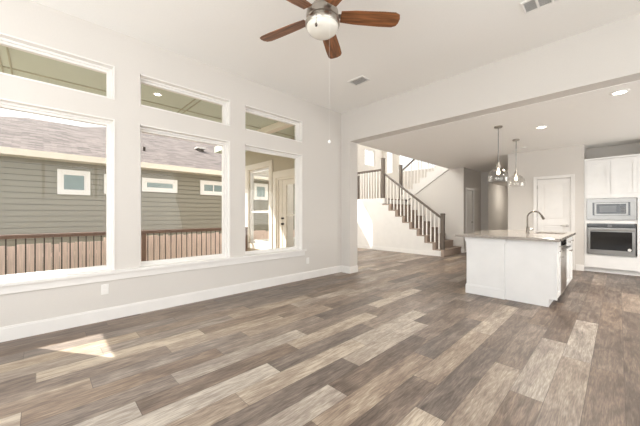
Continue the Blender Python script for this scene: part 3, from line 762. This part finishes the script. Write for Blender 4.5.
# ------------------------------------------------------------------ pendants and ceiling lights
def pendant(x, y, label):
    p = thing('pendant_light', label, 'pendant light', (x, y, CK), 'glass dome pendants over the island')
    MB().lathe((x, y, CK), [(0, -.028), (.055, -.028), (.062, -.02), (.062, -.0005), (0, -.0005)], 24).build('canopy', M['nickel'], p, smooth=True)
    MB().cyl((x, y, CK - .028), (x, y, 2.11), .0065, seg=8).build('rod', M['slot'], p)
    MB().lathe((x, y, 2.03), [(0, .09), (.018, .085), (.022, .05), (.036, .035), (.038, .0), (.030, -.004), (0, -.004)], 20).build('socket', M['nickel'], p, smooth=True)
    MB().lathe((x, y, 1.79), [(.152, .0), (.160, .05), (.156, .10), (.138, .15), (.105, .195), (.07, .222), (.04, .238),
                              (.038, .235), (.068, .219), (.102, .192), (.135, .148), (.153, .10), (.157, .05), (.149, .0), (.152, 0)], 36).build('shade', M['pendant_glass'], p, smooth=True)
    b = MB().lathe((x, y, 1.905), [(0, 0), (.016, .005), (.026, .024), (.028, .042), (.022, .068), (.014, .09), (.013, .118)], 20).build('bulb', M['bulb_on'], p, smooth=True)
pendant(-1.44, 5.67, 'nearer and left of the two glass dome pendants over the island')
pendant(-1.44, 6.91, 'farther and right of the two glass dome pendants, in front of the pantry wall')
def downlight(x, y, z, label, e=26, group=None, spread=150, k=1.0):
    d = thing('recessed_light', label, 'ceiling light', (x, y, z), group)
    MB().lathe((x, y, z), [(.062 * k, -.001), (.064 * k, -.010), (.088 * k, -.008), (.092 * k, -.0005), (.062 * k, -.0005)], 28).build('trim_ring', M['plate'], d, smooth=True)
    MB().lathe((x, y, z), [(0, -.006), (.062 * k, -.006), (.062 * k, -.0006), (0, -.0006)], 28).build('lens', M['lamp_on'], d)
    l = lamp('recessed_lamp', 'AREA', (x, y, z - .02), e, (1, .93, .84), (0, 0, -1), .12, .12, spread)
downlight(-.93, 6.24, CK, 'round recessed ceiling light, lit, above the faucet end of the island', 34)
downlight(.01, 5.16, CK, 'round recessed ceiling light, lit, nearest the right edge of the photo', 34)
downlight(-4.86, 1.28, 3.05, 'lit recessed light in the porch ceiling seen through middle transom window', 8, k=.7)
# round ceiling discs near the pantry wall
for x, y, t in ((-1.68, 8.02, 'left of the two small white ceiling discs before the pantry door'), (-1.50, 7.85, 'right of the two small white ceiling discs before the pantry door')):
    tag(MB().lathe((x, y, CK), [(0, -.018), (.045, -.018), (.06, -.010), (.062, -.0005), (0, -.0005)], 24).build('smoke_detector', M['plate'], smooth=True), t, 'smoke detector')

# ceiling vents
def vent(name, label, x0, x1, y0, y1, n, axis='Y', cells=1):
    v = thing(name, label, 'vent', ((x0 + x1) / 2, (y0 + y1) / 2, CL))
    hs = []
    if cells == 1: hs = [(x0 + .025, x1 - .025, y0 + .025, y1 - .025)]
    else:
        w_ = (x1 - x0 - .02) / cells
        for i in range(cells): hs.append((x0 + .02 + i * w_, x0 + (i + 1) * w_, y0 + .02, y1 - .02))
    MB().slab_holes('Z', CL - .012, CL - .0005, x0, x1, y0, y1, hs).build('frame', M['plate'], v)
    MB().box(x0 + .01, x1 - .01, y0 + .01, y1 - .01, CL - .002, CL - .0006).build('backing', M['vent_dark'], v)
    m = MB()
    for h in hs:
        k = int((h[3] - h[2]) / .017)
        for i in range(k):
            y = h[2] + (i + .5) * (h[3] - h[2]) / k
            m.prism([(y - .005, CL - .011), (y - .003, CL - .011), (y + .005, CL - .004), (y + .003, CL - .004)], 'X', h[0], h[1])
    m.build('louvres', M['plate'], v)
vent('ceiling_vent', 'small white ceiling vent near the corner beyond the fan', -3.06, -2.76, 3.58, 3.80, 8)
vent('return_vent', 'larger vent with grey cells at the top edge of the photo', -.70, -.22, 3.52, 3.74, 8, 'X', 4)

# outlets
def outlet(y, z, label):
    o = thing('wall_outlet', label, 'outlet', (XL, y, z))
    MB().box(XL + .0003, XL + .006, y - .036, y + .036, z - .058, z + .058, bev=.002).build('cover_plate', M['plate'], o)
    MB().box(XL + .006, XL + .008, y - .017, y + .017, z + .006, z + .04).box(XL + .006, XL + .008, y - .017, y + .017, z - .04, z - .006).build('sockets', M['door'], o)
outlet(.535, .36, 'white wall outlet below the sill between the first and second windows')
outlet(3.66, .345, 'white wall outlet to the right of the third window, near the corner')

# ------------------------------------------------------------------ ceiling fan
FXc, FYc, FZ = -1.89, 1.86, 3.03
fan = thing('ceiling_fan', 'ceiling fan with five walnut blades, nickel motor and white bowl light', 'ceiling fan', (FXc, FYc, CL))
c = (FXc, FYc, 0)
MB().lathe((FXc, FYc, CL), [(0, -.07), (.045, -.068), (.07, -.04), (.075, -.0005), (0, -.0005)], 28).build('canopy', M['nickel'], fan, smooth=True)
MB().cyl((FXc, FYc, CL - .068), (FXc, FYc, 3.15), .022).build('downrod', M['nickel'], fan)
MB().lathe((FXc, FYc, FZ), [(0, .15), (.05, .145), (.085, .12), (.095, .085), (.12, .07), (.145, .045), (.15, .0), (.148, -.02), (.135, -.03), (0, -.03)], 36).build('motor_housing', M['nickel'], fan, smooth=True)
MB().lathe((FXc, FYc, FZ), [(.10, -.03), (.150, -.035), (.158, -.05), (.158, -.075), (.150, -.09), (.10, -.09)], 36).build('light_ring', M['nickel'], fan, smooth=True)
MB().lathe((FXc, FYc, FZ - .088), [(.147, 0), (.145, -.015), (.132, -.038), (.108, -.058), (.075, -.073), (.04, -.080), (0, -.082)], 36).build('light_bowl', M['bowl'], fan, smooth=True)
for i in range(5):
    a = R(51 + 72 * i); T = Matrix.Translation((FXc, FYc, FZ + .012)) @ Matrix.Rotation(a, 4, 'Z') @ Matrix.Rotation(R(-12), 4, 'X')
    r0, r1, w0, w1, th = .17, .725, .058, .080, .006
    out_ = [(r0, -w0), (.30, -.072), (.55, -w1), (.67, -.079), (.71, -.060), (r1, -.02), (r1 - .003, .03), (.71, .060), (.67, .077), (.55, .080), (.30, .072), (r0, w0)]
    b_ = MB().prism(out_, 'Z', 0, th).build('blade', M['wood_fan'])
    b_.parent = fan; b_.matrix_basis = Matrix.Translation(-OFF[fan.name]) @ T
    m = MB().prism([(.10, -.018), (.17, -.022), (.23, -.04), (.25, 0), (.23, .04), (.17, .022), (.10, .018)], 'Z', th, th + .006)
    bmesh.ops.transform(m.bm, matrix=T, verts=m.bm.verts)
    m.build('blade_bracket', M['nickel'], fan)
rt = Vector((.695, .719, 0)); fw = Vector((-.719, .695, 0))
p = Vector((FXc, FYc, 0)) - rt * .055 - fw * .15
MB().tube([(p.x, p.y, FZ - .06), (p.x, p.y, 2.88)], .0014, 6).lathe((p.x, p.y, 2.86), [(0, -.012), (.010, -.008), (.012, .006), (.006, .02), (0, .026)], 12).build('pull_chain', M['chrome'], fan)
p = Vector((FXc, FYc, 0)) + rt * .06 - fw * .05
q = Vector((FXc, FYc, 0)) + rt * .058 - fw * .165
lc = MB().tube([(q.x, q.y, FZ - .06), (q.x, q.y, 1.86)], .0005, 6).build('pull_chain', M['ceiling'], fan, label='long thin pull chain')
MB().lathe((q.x, q.y, 1.845), [(0, -.014), (.010, -.008), (.012, .004), (.006, .016), (0, .022)], 12).build('chain_knob', M['plate'], lc)
